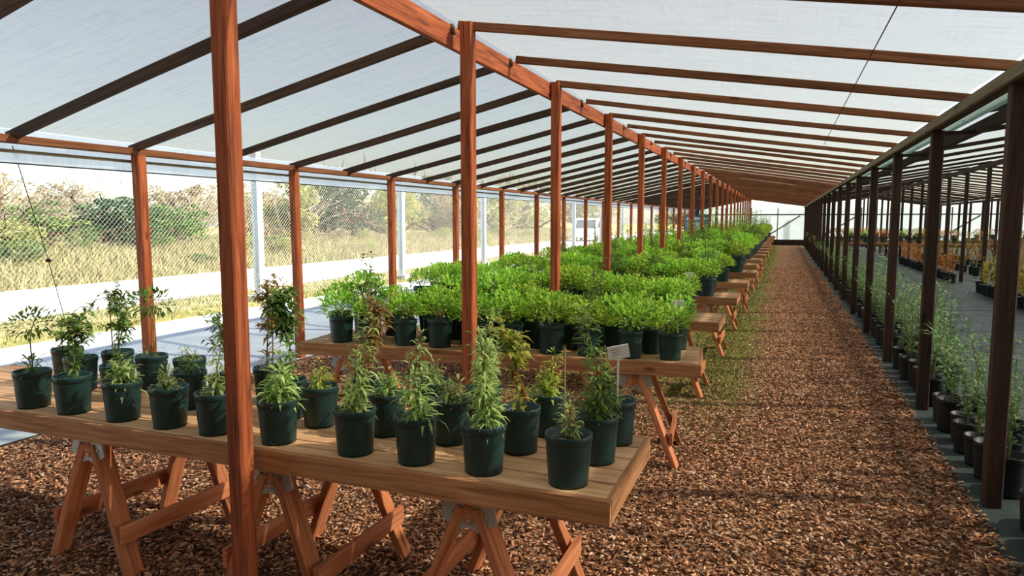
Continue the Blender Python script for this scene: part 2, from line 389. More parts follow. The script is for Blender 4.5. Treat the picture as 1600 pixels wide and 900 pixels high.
# ------------------------------------------------------------------ timber frame: posts
def post(name, x, y, z1, wd, mat, label, cat='post', group=None, lean=(0, 0), z0=-.02):
    o = timber(name, (x, y, z0), (x+lean[0], y+lean[1], z1), wd, wd, mat)
    return tag(o, label, cat, group)
for k, y in enumerate(RY):
    lean = [(.055, 0), (-.09, 0), (.0, 0), (-.01, 0), (-.01,0)][k] if k < 5 else (random.uniform(-.02, .02), 0)
    x0 = [-1.99, -1.995, RX, RX, RX][k] if k < 5 else RX
    lab = ['thick red-brown post standing against the front edge of the nearest bench', 'red-brown ridge post just in front of the second bench'][k] if k < 2 else (
        f'ridge post in the central row, {ordn(k)} counted from the nearest')
    post('ridge_post', x0, y if k else 2.11, Z_RIDGE-.02, .074 if k == 0 else .084, M['redwood'], lab, group=None)
for k, y in enumerate(LY):
    post('eave_post', LX + (.03 if k == 1 else 0), y, Z_LEAVE-.1, .09, M['redwood'], f'post under the outer roof edge by the concrete apron, {ordn(k)} from the nearest', lean=(-.02 if k < 3 else 0, 0))
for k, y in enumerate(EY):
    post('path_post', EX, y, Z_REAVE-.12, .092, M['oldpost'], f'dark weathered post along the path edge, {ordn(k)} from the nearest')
# second and third roofs to the right
R2, E3, R3, E4 = 4.4, 7.65, 10.9, 14.1
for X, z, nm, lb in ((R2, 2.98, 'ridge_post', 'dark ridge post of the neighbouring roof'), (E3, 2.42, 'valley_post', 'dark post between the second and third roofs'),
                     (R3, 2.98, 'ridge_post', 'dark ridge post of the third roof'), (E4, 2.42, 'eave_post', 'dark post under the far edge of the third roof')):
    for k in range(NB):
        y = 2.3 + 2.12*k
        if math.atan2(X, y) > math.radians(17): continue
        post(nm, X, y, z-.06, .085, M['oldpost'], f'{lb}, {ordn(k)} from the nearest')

# beams, in lengths butted over the posts
def beam_run(name, X, ys, z0, z1, wd, mat, lab, jit=0.0):
    pts = [-5.9] + ys[0::2] + [YEND-.1]
    for i in range(len(pts)-1):
        j = random.uniform(-jit, jit)
        o = timber(name, (X+j, pts[i]+.004, (z0+z1)/2+j*.5), (X+j, pts[i+1]-.004, (z0+z1)/2-j*.3), wd, z1-z0, mat)
        tag(o, f'{lab}, {ordn(i)} length from the nearest', 'beam')
beam_run('ridge_board', RX-.07, RY, Z_RIDGE-.17, Z_RIDGE-.02, .038, M['redwood'], 'reddish board along the roof ridge')
beam_run('eave_board', LX, LY, Z_LEAVE-.10, Z_LEAVE-.04, .075, M['beam'], 'light brown board along the outer roof edge')
beam_run('eave_rail', LX-.05, LY, Z_LEAVE-.165, Z_LEAVE-.14, .02, M['graybeam'], 'thin batten under the outer roof edge board')
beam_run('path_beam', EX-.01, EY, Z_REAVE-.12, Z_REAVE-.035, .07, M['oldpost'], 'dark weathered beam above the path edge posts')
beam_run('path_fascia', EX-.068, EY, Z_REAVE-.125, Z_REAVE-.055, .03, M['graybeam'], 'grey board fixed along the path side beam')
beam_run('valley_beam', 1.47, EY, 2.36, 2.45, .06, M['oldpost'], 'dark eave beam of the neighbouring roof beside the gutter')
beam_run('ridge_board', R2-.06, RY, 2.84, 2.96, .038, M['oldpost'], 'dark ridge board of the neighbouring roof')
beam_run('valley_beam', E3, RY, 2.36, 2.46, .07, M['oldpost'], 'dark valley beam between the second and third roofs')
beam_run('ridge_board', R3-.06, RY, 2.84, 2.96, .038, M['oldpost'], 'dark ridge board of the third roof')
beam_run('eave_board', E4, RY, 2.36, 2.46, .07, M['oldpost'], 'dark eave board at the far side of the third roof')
# blocks carrying the neighbour's beam off the path posts
for k, y in enumerate(EY):
    if y > 3: tag(timber('spacer_block', (EX+.04, y, 2.37), (1.45, y, 2.37), .03, .03, M['oldpost']), f'short spacer block beside the gutter at path post {ordn(k)} from the nearest', 'spacer block')

# rafters
def rafters(X0, Z0, Y0, X1, Z1, Y1, lab, wd=.045, hh=.07, mat='rafter', skip=-1, ymin=-9):
    for i in range(len(Y0)):
        if min(Y0[i], Y1[i]) < ymin: continue
        b = random.uniform(-.012, .012)
        o = timber('roof_rafter', (X0, Y0[i], Z0-hh/2-.012), (X1, Y1[i]+random.uniform(-.02, .02), Z1-hh/2-.012), wd*random.uniform(.85, 1.15), hh*random.uniform(.85, 1.1), M[mat], bow=b)
        tag(o, f'{lab}, {ordn(i)} from the nearest', 'rafter')
half = lambda a, n: [a[0] + (a[1]-a[0])/2*i for i in range(n)]
NR = 43
rafters(RX-.04, Z_RIDGE, half(RY, NR), LX-.06, Z_LEAVE, half(LY, NR), 'sloping rafter from ridge down to the outer roof edge')
ry_ = half(RY, NR); ey_ = [2.42 + 1.1*i if i < 14 else 2.42+1.1*14 + (i-14)*1.035 for i in range(NR)]
rafters(RX, Z_RIDGE+.01, ry_, EX, Z_REAVE+.01, ey_, 'brown rafter running from the ridge to the path side beam', wd=.048, hh=.055, mat='beam')
y2 = [2.3 + 1.06*i for i in range(NR)]
rafters(1.40, 2.54, y2[::2], R2, 3.02, y2[::2], 'dark rafter on the near slope of the neighbouring roof', hh=.05, mat='oldpost', ymin=3.2)
rafters(R2, 3.02, y2, E3, 2.53, y2, 'dark rafter on the far slope of the neighbouring roof', hh=.05, mat='oldpost', ymin=12)
rafters(E3, 2.53, y2[::2], R3, 3.02, y2[::2], 'dark rafter on the near slope of the third roof', hh=.05, mat='oldpost', ymin=20)
rafters(R3, 3.02, y2[::2], E4, 2.53, y2[::2], 'dark rafter on the far slope of the third roof', hh=.05, mat='oldpost', ymin=20)

# unseen boarded enclosure, added behind the camera to keep light out at that end
def added_light_block():
    mb = MB(); mb.box(-5.45, 14.2, -6.1, -6.0, 0, 3.0); tag(mb.obj('wall_light_block', M['oldpost']), kind='structure')
    mb = MB()
    for xa, za, xb, zb in ((LX-.1, Z_LEAVE, RX, Z_RIDGE), (RX, Z_RIDGE, EX, Z_REAVE), (EX, 2.54, R2, 3.02), (R2, 3.02, E3, 2.55), (E3, 2.55, R3, 3.02), (R3, 3.02, E4+.1, 2.55)):
        mb.add([(xa, -6.1, za+.03), (xb, -6.1, zb+.03), (xb, -.8, zb+.03), (xa, -.8, za+.03), (xa, -6.1, za+.06), (xb, -6.1, zb+.06), (xb, -.8, zb+.06), (xa, -.8, za+.06)],
               [(0,3,2,1),(4,5,6,7),(0,1,5,4),(1,2,6,5),(2,3,7,6),(3,0,4,7)])
    tag(mb.obj('ceiling_light_block', M['oldpost']), kind='structure')
    mb = MB(); mb.box(LX-.12, LX-.05, -6.1, -.8, 0, 2.3); tag(mb.obj('wall_light_block_side', M['oldpost']), kind='structure')
added_light_block()
# shade cloth: sags a little between rafters
def roof(name, xa, za, xb, zb, lab, ph=0.0, y0=-0.8, sag=.03, nx=14):
    mb = MB(); ny = 290; ys = np.linspace(y0, YEND-.1, ny+1)
    for y in ys:
        s = -.0 + sag*abs(math.sin(PI*(y-2.17)/1.06))
        for i in range(nx+1):
            t = i/nx; e = math.sin(PI*t)
            mb.v.append((xa+(xb-xa)*t, y, za+(zb-za)*t + .006 + s*(.35+.65*e)*.6))
    n = nx+1
    for j in range(ny):
        for i in range(nx): mb.f.append((j*n+i, j*n+i+1, (j+1)*n+i+1, (j+1)*n+i))
    return tag(mb.obj(name, M['cloth'], smooth=True), lab, 'shade cloth')
roof('shade_cloth', RX-.07, Z_RIDGE+.012, LX-.08, Z_LEAVE+.005, 'white woven shade cloth over the slope from ridge to the concrete side')
roof('shade_cloth', RX-.07, Z_RIDGE+.012, EX+.02, Z_REAVE+.03, 'white woven shade cloth over the slope above the path')
roof('shade_cloth', 1.38, 2.56, R2, 3.04, 'shade cloth on the near slope of the neighbouring roof')
roof('shade_cloth', R2, 3.04, E3, 2.55, 'shade cloth on the far slope of the neighbouring roof')
roof('shade_cloth', E3, 2.55, R3, 3.04, 'shade cloth on the near slope of the third roof')
roof('shade_cloth', R3, 3.04, E4+.1, 2.55, 'shade cloth on the far slope of the third roof')
mb = MB(); mb.tube([(.42, -.75, 2.585), (.42, 3, 2.57), (.42, 6.4, 2.585), (.42, 9.6, 2.585)], .003, 4)
tag(mb.obj('seam_cord', M['rope']), 'thin dark cord running along the cloth above the path', 'cord')
# valance hanging at the outer edge
mb = MB(); ys = np.linspace(-1.5, YEND-.2, 300)
for y in ys:
    wv = .012*math.sin(y*3.1)+.006*math.sin(y*9)
    mb.v += [(LX-.085, y, Z_LEAVE+.01), (LX-.10+wv, y, Z_LEAVE-.11), (LX-.10+wv*.6, y, Z_LEAVE-.235)]
for j in range(len(ys)-1):
    for i in range(2): mb.f.append((j*3+i, j*3+i+1, j*3+i+4, j*3+i+3))
t = thing('cloth_valance', 'pale cloth strip hanging along the outer roof edge with a dark hem cord', 'valance')
mb.obj('cloth', M['plastic'], t, smooth=True)
mb = MB(); mb.tube([(LX-.10+.6*(.012*math.sin(y*3.1)+.006*math.sin(y*9)), y, Z_LEAVE-.237) for y in ys[::3]], .006, 5); mb.obj('hem_cord', M['rope'], t)
# gutter
mb = MB(); pr = [(1.225, 2.50), (1.26, 2.44), (1.32, 2.41), (1.38, 2.44), (1.415, 2.52)]
for y in (-1.5, YEND-.2):
    mb.v += [(x, y, z) for x, z in pr]
mb.f += [(i, i+1, i+6, i+5) for i in range(4)]
tag(mb.obj('roof_gutter', M['gutter'], smooth=True), 'greenish plastic gutter between the two roofs above path posts', 'gutter')

# end wall: sheeting with frame
def endwall():
    mb = MB(); mb.box(-5.4, 15, YEND, YEND+.02, .28, 2.35)
    for xa, xp, xb in ((-5.4, RX, EX), (EX, R2, E3), (E3, R3, E4)):
        mb.add([(xa, YEND, 2.35), (xb, YEND, 2.35), (xb, YEND, 2.45), (xp, YEND, 3.0), (xa, YEND, 2.3 if xa < -5 else 2.45)], [(0,1,2,3,4)])
    tag(mb.obj('wall_end', M['plastic']), kind='structure')
    mb = MB(); mb.box(-5.4, 15, YEND-.1, YEND-.02, 0, .36); tag(mb.obj('baseboard_end', M['oldpost']), kind='structure')
    mb = MB(); mb.box(-5.4, 15, YEND-.06, YEND-.005, 1.93, 2.0); tag(mb.obj('trim_1', M['oldpost']), kind='structure')
    k = 2
    for x in np.arange(-5.3, 14.5, 1.62):
        mb = MB(); mb.box(x-.03, x+.03, YEND-.055, YEND-.005, .36, 2.4); tag(mb.obj(f'trim_{k}', M['graybeam']), kind='structure'); k += 1
    for x in (0.0, 3.3, 9.8):
        tag(timber('brace', (x-1.3, YEND-.12, .4), (x+.9, YEND-.12, 1.9), .05, .08, M['graybeam']), f'grey diagonal brace on the end wall {["behind the path", "of the neighbouring roof", "of the third roof"][[0.0,3.3,9.8].index(x)]}', 'brace')
endwall()

# ------------------------------------------------------------------ benches: sawhorses and plank tops
def sawhorse(loc, rz, label, depth=.66):
    t = thing('sawhorse', label, 'sawhorse', loc, rz)
    H = .625
    timber('crossbeam', (0, .02, H-.045), (0, depth-.02, H-.045), .04, .09, M['horse'], t)
    for y, s in ((.06, -1), (depth-.06, 1)):
        for sx in (-1, 1):
            timber('leg', (sx*.035, y, H-.03), (sx*.27, y+s*.03, 0), .085, .038, M['horse'], t, roll=PI/2 if False else 0)
    for sx in (-1, 1):
        timber('stretcher', (sx*.215+sx*.022, .0, .20), (sx*.215+sx*.022, depth, .20), .022, .085, M['horse'], t)
    for y in (.028, depth-.03):
        mb = MB(); e = .004
        poly = [(-.10, H-.01), (-.115, H-.075), (-.05, H-.125), (0, H-.105), (.05, H-.125), (.115, H-.075), (.10, H-.01)]
        n = len(poly)
        mb.add([(x, y-e, z) for x, z in poly]+[(x, y+e, z) for x, z in poly], [tuple(range(n))[::-1], tuple(range(n, 2*n))]+[(i, (i+1)%n, n+(i+1)%n, n+i) for i in range(n)])
        for bx, bz in ((-.07, H-.055), (.07, H-.055), (-.055,H-.095), (.055, H-.095), (0, H-.08)):
            mb.lathe([(0, 0), (.007, 0), (.007, .004), (0, .006)], 8, (0,0,0))
            for i in range(len(mb.v)-32, len(mb.v)):
                v = mb.v[i]; mb.v[i] = (bx+v[0], y-e-v[2], bz+v[1])
        kid(t, 'bracket', mb.mesh('bracket', M['galv']))
    return t
def tabletop(loc, rz, x0, x1, depth, label):
    """plank top: local X runs along its length, front edge at y=0"""
    t = thing('plank_tabletop', label, 'bench top', loc, rz)
    nb = 5; bw = depth/nb; L = x1-x0
    for i in range(nb):
        timber('plank', (x0+.0, bw*(i+.5), .707+random.uniform(-.0015, .0015)), (x1-.02, bw*(i+.5), .707), bw-.011, .026, M['bench'], t)
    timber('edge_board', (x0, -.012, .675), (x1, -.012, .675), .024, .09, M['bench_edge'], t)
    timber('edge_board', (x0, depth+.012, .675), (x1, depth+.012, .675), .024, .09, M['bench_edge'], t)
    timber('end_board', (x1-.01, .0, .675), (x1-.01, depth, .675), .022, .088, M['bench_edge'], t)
    return t
nth_bench = lambda k: 'nearest' if k == 0 else ordn(k)
BENCH = []          # (front Y, x left, x right, rotation)
for k in range(NB-2):
    if k == 0: loc, rz = (-.505, 2.2, 0), 0.0
    elif k == 1: loc, rz = (-.47, 4.55, 0), math.radians(5.2)
    else: loc, rz = (-.47 + random.uniform(-.06, .06), RY[k]+.075, 0), math.radians(random.uniform(-.4, .4))
    L = 4.1 if k == 0 else 2.95 if k == 1 else 3.3
    depth = .70 if k == 0 else .62
    tabletop(loc, rz, -L, 0, depth, f'long pine plank bench top on sawhorses, {nth_bench(k)} bench' + (' counted from the nearest' if k else ' to the camera'))
    hs = [-.54, -1.45, -2.52] if k == 0 else [-.42, -1.5, -2.6]
    for i, hx in enumerate(hs):
        if k > 12 and i > 0: continue
        c, s = math.cos(rz), math.sin(rz)
        sawhorse((loc[0]+hx*c, loc[1]+hx*s+.005, 0), rz + (math.radians(-3) if k == 0 and i == 2 else 0),
                 f'redwood sawhorse under the {nth_bench(k)} bench, {ordn(i)} from its path end', depth-.02)
    BENCH.append((loc, rz, L, depth))

# ------------------------------------------------------------------ pots and plants
def pot_mesh(name, mat, r=.083, h=.182):
    mb = MB(); b = r*.85
    mb.lathe([(0, .004), (b*.93, .004), (b, 0), (b, .01), (b+(r-b)*.35, h*.35), (b+(r-b)*.38, h*.36), (b+(r-b)*.8, h*.8), (r*.985, h*.85), (r*1.015, h*.86),
              (r*1.02, h*.985), (r*1.005, h), (r*.975, h), (r*.95, h*.8), (0, h*.79)], 26)
    return mb.mesh(name, mat, True)
def soil_mesh(r=.083, h=.175):
    mb = MB(); n = 18; vs = [(0, 0, h*.86)]
    for ring, rr in enumerate((.5, .955)):
        for k in range(n): vs.append((r*rr*math.cos(2*PI*k/n), r*rr*math.sin(2*PI*k/n), h*(.86-.03*ring)+random.uniform(-.003, .004)))
    fs = [(0, 1+k, 1+(k+1)%n) for k in range(n)] + [(1+k, 1+n+k, 1+n+(k+1)%n, 1+(k+1)%n) for k in range(n)]
    mb.add(vs, fs); return mb.mesh('soil', M['soil'], True)
POT, SOIL = pot_mesh('pot', M['pot']), soil_mesh()
BPOT = pot_mesh('pot', M['blackpot'], .098, .23); BSOIL = soil_mesh(.098, .23)

def rdir(el, az): return Vector((math.cos(el)*math.cos(az), math.cos(el)*math.sin(az), math.sin(el)))
def make_sapling(seed, h, style, base_n=26, leafL=.075, dens=46):
    """returns (stem mesh, foliage mesh); base at pot centre"""
    R = random.Random(seed); st = MB(); fo = MB(); z0 = .15
    stems = [(R.uniform(-.01, .01), R.uniform(-.01, .01), h)] 
    if style in ('lance', 'bushy'): stems += [(R.uniform(-.03, .03), R.uniform(-.03, .03), h*R.uniform(.45, .8)) for _ in range(R.choice((1, 2)))]
    for sx, sy, sh in stems:
        lx, ly = R.uniform(-.09, .09)*sh/.4, R.uniform(-.06, .06)*sh/.4
        pts = [Vector((sx+lx*t*t+.008*math.sin(7*t+seed), sy+ly*t*t+.006*math.cos(6*t+seed), z0+sh*t)) for t in (0,.2,.4,.6,.8,1)]
        st.tube(pts, [.0042,.0038,.0033,.0028,.0022,.0012], 5)
        P = lambda t: pts[min(4, int(t*5))].lerp(pts[min(4, int(t*5))+1], t*5-min(4, int(t*5)))
        n = int(dens*sh/.35*2.5)
        if style == 'ball':
            for i in range(10): 
                a = R.uniform(0, 2*PI); b = P(R.uniform(.72, 1)); e = b + rdir(R.uniform(-.2, .9), a)*.07
                st.tube([b, e], [.0016, .001], 4)
            c = P(.88)
            for i in range(int(dens*5)):
                d = rdir(math.asin(R.uniform(-.8, 1)), R.uniform(0, 2*PI)); b = c + Vector((d.x*1.15, d.y*1.15, d.z*.75))*R.uniform(.2, 1)**.5*.1
                fo.leaf(b, (d + Vector((R.uniform(-.6,.6), R.uniform(-.6,.6), R.uniform(-.2,.5)))), leafL*R.uniform(.35, .6), leafL*.2, R.uniform(0,.6))
        elif style == 'crown':
            tw = []
            for i in range(12):
                a = R.uniform(0, 2*PI); b = P(R.uniform(.45, .98)); e = b + rdir(R.uniform(.1, 1.1), a)*R.uniform(.05, .12); tw.append((b, e)); st.tube([b, e], [.0018, .001], 4)
            for i in range(int(n*2.6)):
                b, e = R.choice(tw); q_ = b.lerp(e, R.uniform(.1, 1)) if i % 5 else P(R.uniform(.15, 1))
                L = leafL*R.uniform(.55, .95); fo.leaf(q_, rdir(R.uniform(-.5, .9), R.uniform(0, 6.28)), L, L*.3, R.uniform(.2, .9), .15)
        else:
            for i in range(n):
                t = R.uniform(.04, 1) if style != 'tuft' else R.uniform(.5, 1)
                a = i*2.4 + R.uniform(-.4, .4); el = R.uniform(-.15, .75) + (.35 if t > .9 else 0)
                L = leafL*R.uniform(.5, 1.05)*(1.12-.5*t); b = P(t)
                e = b + rdir(el, a)*R.uniform(.004, .022); 
                fo.leaf(e, rdir(el, a), L, L*R.uniform(.14, .24), R.uniform(.1, 1.1), .18, True)
    for i in range(int(base_n*1.6)):                      # low rosette over the rim
        a = R.uniform(0, 2*PI); el = R.uniform(.15, 1.2); r = R.uniform(0, .035); z = z0 + R.uniform(.01, .09)
        L = leafL*R.uniform(.5, 1.1)
        fo.leaf(Vector((r*math.cos(a), r*math.sin(a), z)), rdir(el, a), L, L*.19, R.uniform(.2, 1.1), .18, True)
        if i % 4 == 0: st.tube([(0, 0, z0-.01), (r*math.cos(a)*.6, r*math.sin(a)*.6, z0+.04), (r*math.cos(a), r*math.sin(a), z)], .0016, 4)
    return st, fo
def sapling(x, y, seed, h, style, mat, label, stake=0.0, base_n=26, leafL=.075, dens=46, side_leaves=None, z=.7215):
    t = thing('potted_sapling', label, 'potted plant', (x, y, z), random.uniform(0, 6.28))
    t.rotation_euler[0] = random.uniform(-.012, .012)*0
    kid(t, 'pot', POT); kid(t, 'soil', SOIL)
    st, fo = make_sapling(seed, h, style, base_n, leafL, dens)
    kid(t, 'stem', st.mesh('stem', M['stem'])); kid(t, 'foliage', fo.mesh('foliage', M[mat]))
    if stake:
        mb = MB(); mb.tube([(.02, .01, .12), (.026, .012, .15+stake)], [.0035, .003], 6); kid(t, 'stake', mb.mesh('stake', M['stake']))
    return t
NEAR = [  # x, y, height, style, leaf, label, stake, base_n, leafL, dens
 (-3.467, 2.29, .30, 'ball', 'leaf_dark', 'small round-headed sapling over drooping leaves, outermost pot in the nearest bench front row', .0, 22, .075, 40),
 (-3.18, 2.29, .34, 'crown', 'leaf_dark', 'leafy dark sapling second from the outer end of the nearest bench front row', 0, 8, .07, 60),
 (-2.852, 2.29, .14, 'bushy', 'leaf_sap', 'low sapling with long pale drooping leaves, third from nearest bench outer end', 0, 46, .10, 50),
 (-2.561, 2.29, .13, 'bushy', 'leaf_sap', 'short leafy plant hardly taller than its pot, fourth from nearest bench outer end', 0, 26, .06, 60),
 (-2.292, 2.29, .30, 'lance', 'leaf_sap', 'upright light sapling partly hidden behind the thick nearest post', 0, 16, .07, 44),
 (-1.952, 2.29, .22, 'bushy', 'leaf_sap', 'bushy sapling with arching leaves, first pot past the nearest post on path side', 0, 46, .10, 60),
 (-1.572, 2.29, .40, 'lance', 'leaf_sap', 'tall sapling tied to a cane, second pot past the nearest post in front row', .42, 30, .08, 56),
 (-1.295, 2.29, .36, 'bushy', 'leaf_sap', 'open airy sapling with fine twisting leaves, third pot past the nearest post', 0, 26, .08, 44),
 (-1.01, 2.29, .46, 'lance', 'leaf_sap', 'tall pale sapling with dense leafy head, second from path end in front row', .22, 18, .075, 62),
 (-0.683, 2.29, .16, 'bushy', 'leaf_sap', 'frontmost pot at the nearest bench path end with small sprout and cane', .33, 8, .05, 60),
 (-3.2, 2.55, .36, 'crown', 'leaf_dark', 'slim dark sapling in the middle row behind the outer end pots', 0, 10, .06, 40),
 (-3.247, 2.8, .37, 'ball', 'leaf_dark', 'round-headed sapling on bare stem beside the outer eave post in view', .3, 10, .08, 44),
 (-2.725, 2.56, .10, 'bushy', 'leaf_dark', 'low sparse plant in the middle row behind the short leafy plant', 0, 14, .06, 40),
 (-2.485, 2.56, .33, 'crown', 'leaf_dark', 'thin dark sapling in middle row just beyond nearest post, concrete side', .3, 10, .06, 40),
 (-1.936, 2.55, .14, 'bushy', 'leaf_yel', 'short yellow-green plant in middle row between arching and caned saplings', 0, 22, .065, 50),
 (-1.584, 2.55, .13, 'bushy', 'leaf_sap', 'short broad-leaved plant in middle row behind the cane-tied sapling', .12, 26, .085, 40),
 (-1.279, 2.55, .14, 'bushy', 'leaf_sap', 'short plant with arching blades in middle row behind the airy sapling', .1, 26, .085, 40),
 (-0.966, 2.55, .33, 'crown', 'leaf_yel', 'yellow-tinged upright sapling in the middle row near the path end', 0, 18, .07, 50),
 (-0.648, 2.55, .46, 'lance', 'leaf_dark', 'tallest dense green sapling in the middle row at the path end', .3, 26, .085, 66),
 (-3.888, 2.78, .12, 'bushy', 'leaf_dark', 'small sparse plant in back row at the far outer end of nearest bench', 0, 12, .06, 40),
 (-3.565, 2.62, .14, 'bushy', 'leaf_dark', 'empty-looking dark pot with a low sprout, back row outer end', 0, 8, .06, 30),
 (-3.53, 2.82, .40, 'crown', 'leaf_dark', 'tall thin sapling with clustered top leaves in back row outer part', .36, 8, .06, 46),
 (-2.98, 2.81, .10, 'bushy', 'leaf_sap', 'low pot in back row behind the middle pots near the outer eave post', 0, 12, .06, 40),
 (-2.42, 2.79, .48, 'crown', 'leaf_brz', 'bronze-tinged thin sapling in back row just past the nearest post', .3, 18, .07, 46),
 (-2.15, 2.6, .44, 'crown', 'leaf_dark', 'dark leaning sapling with hanging leaves in back row past the post', 0, 18, .085, 56),
 (-1.826, 2.79, .38, 'crown', 'leaf_brz', 'dry bronze sapling in back row behind the cane-tied sapling', .45, 14, .07, 50),
 (-1.5, 2.81, .12, 'bushy', 'leaf_sap', 'low plant in back row behind the airy sapling', 0, 22, .07, 40),
 (-1.235, 2.80, .34, 'lance', 'leaf_sap', 'pale green sapling in back row standing before the second ridge post', 0, 30, .08, 60),
 (-0.93, 2.8, .22, 'bushy', 'leaf_yel', 'yellow-green bushy plant in back row near the path end', 0, 26, .075, 56),
 (-0.63, 2.8, .10, 'bushy', 'leaf_sap', 'pot holding the tilted white card sign at the back path corner', 0, 12, .06, 40),
]
for i, (x, y, h, stl, mt, lb, stk, bn, lL, dn) in enumerate(NEAR):
    sapling(x, y, 100+i, h, stl, mt, lb, stk, bn, lL, dn)

def card_sign(p, base_z, label, w=.088, h=.062, tilt=-.12, rz=.25, writing=True):
    """white card on a stick; p = middle of the card"""
    t = thing('plant_sign', label, 'plant sign', (p[0], p[1], base_z), rz)
    H = p[2]-base_z; mb = MB(); mb.box(-.004, .004, .0, .004, 0, H); kid(t, 'stick', mb.mesh('stick', M['white']))
    mb = MB(); c, s = math.cos(tilt), math.sin(tilt)
    def place(b):
        for i, v in enumerate(b.v):
            x, y, z = v; y2_, z2_ = y*.94 - z*.34, z*.94 + y*.34; b.v[i] = (x*c-z2_*s, y2_-.004, x*s+z2_*c+H)
    mb.box(-w/2, w/2, -.0015, .0015, -h/2, h/2); place(mb); kid(t, 'card', mb.mesh('card', M['white']))
    if writing:
        mb = MB(); R = random.Random(3)
        for r, (a, b) in enumerate(((-.36, .1), (-.30, -.02), (-.26, .02))):
            x = a*w
            while x < b*w:
                l = R.uniform(.002, .006); z = h*(.26-.2*r); mb.box(x, x+l, -.0025, -.0014, z-.001, z+.0012); x += l+.0015
        place(mb); kid(t, 'handwriting', mb.mesh('handwriting', M['ink']))
    return t
card_sign((-.612, 2.75, 1.113), .86, 'white card sign with faint pencil lines in the nearest bench corner pot', tilt=.2, rz=.3)

def make_bush(seed, r=.15, h=.20, n=430, leafL=.037, mat='leaf_bush', tall=False):
    R = random.Random(seed); fo = MB(); st = MB(); z0 = .155
    for i in range(9):
        a = R.uniform(0, 2*PI); rr = r*R.uniform(.2, .8); st.tube([(0, 0, z0), (rr*.4*math.cos(a), rr*.4*math.sin(a), z0+h*.4), (rr*math.cos(a), rr*math.sin(a), z0+h*R.uniform(.6, .95))], [.003, .002, .001], 4)
    lumps = [(rdir(math.asin(R.uniform(0, 1)), R.uniform(0, 2*PI)), R.uniform(.8, 1.15)) for _ in range(9)]
    for i in range(n):
        d = rdir(math.asin(R.uniform(-.35, 1)), R.uniform(0, 2*PI))
        k = max(.82, max(l[1] for l in lumps if l[0].dot(d) > .75) if any(l[0].dot(d) > .75 for l in lumps) else .82)
        q_ = R.uniform(.45, 1.0)**.5*k
        b = Vector((d.x*r*q_, d.y*r*q_, z0+h*.45+d.z*h*.55*q_))
        dd = d + Vector((R.uniform(-.7,.7), R.uniform(-.7,.7), R.uniform(-.1,.9)))
        fo.leaf(b, dd, leafL*R.uniform(.7, 1.35), leafL*.5, R.uniform(0, .7), .15)
    if tall:
        for j in range(4):
            a = R.uniform(0, 2*PI); lx, ly = .05*math.cos(a), .05*math.sin(a); hh = h*R.uniform(1.5, 2.2)
            st.tube([(lx*.5, ly*.5, z0), (lx, ly, z0+hh)], [.003, .0015], 4)
            for i in range(26):
                t = R.uniform(.3, 1); fo.leaf(Vector((lx*(.5+.5*t), ly*(.5+.5*t), z0+hh*t)), rdir(R.uniform(-.1, .8), R.uniform(0, 6.28)), leafL*1.5, leafL*.5, .5)
    return st.mesh('stems', M['stem']), fo.mesh('foliage', M[mat])
def proto_shrub(name, seed, label, pot=POT, soil=SOIL, **kw):
    t = thing(name, label, 'potted plant', (0, 0, 0))
    kid(t, 'pot', pot); kid(t, 'soil', soil); st, fo = make_bush(seed, **kw); kid(t, 'stems', st); kid(t, 'foliage', fo); return t
protos = [proto_shrub('potted_shrub', s, 'x', **kw) for s, kw in (
    (1, dict()), (2, dict(r=.155, h=.22)), (3, dict(r=.14, h=.18)), (4, dict(r=.145, h=.2)), (5, dict(r=.145, h=.25, mat='leaf_dark', tall=True)), (6, dict(r=.13, h=.30, tall=True)))]
used = [False]*len(protos)
def use(protos, used, i, loc, rz, sc):
    if not used[i]:
        o = protos[i]; used[i] = True; o.location = loc; o.rotation_euler = (0, 0, rz); o.scale = (sc,)*3; return o
    return copy_thing(protos[i], loc, rz, sc)
bench_word = lambda k: f'{ordn(k)} bench'
count = 0
FAR = []
for k in range(1, len(BENCH)):
    loc, rz, L, depth = BENCH[k]; c, s = math.cos(rz), math.sin(rz)
    for row in range(3):
        n = (10 if k == 1 else 11) + (row != 1)
        for j in range(n):
            lx = (-.20 if k < 2 else -.36) - j*.275 - (.13 if row == 1 else 0) + random.uniform(-.02, .02)
            ly = .11 + row*.20 + random.uniform(-.012, .012)
            if -lx > L-.1: continue
            X, Y = loc[0]+lx*c-ly*s, loc[1]+lx*s+ly*c
            i = random.choices(range(6), [4, 4, 3, 4, 1.0 + (k > 2), .6 + (k > 3)*2])[0]
            sc = random.uniform(.94, 1.12)*(1 if k < 2 and row < 2 else random.uniform(1.0, 1.3) if k < 3 and lx < -1.1 else 1 if k < 3 else random.uniform(1.0, 1.25) if k < 5 or X < -1.8 else random.uniform(1.25, 1.6))
            if k <= 9:
                o = use(protos, used, i, (X, Y, .7215), random.uniform(0, 6.28), sc); count += 1
                rw = ('front', 'middle', 'back')[row]
                relabel(o, f'bushy bright green shrub in dark pot, {rw} row of {bench_word(k)}, {ordn(j)} from path end')
            else: FAR.append((X, Y, i, sc))
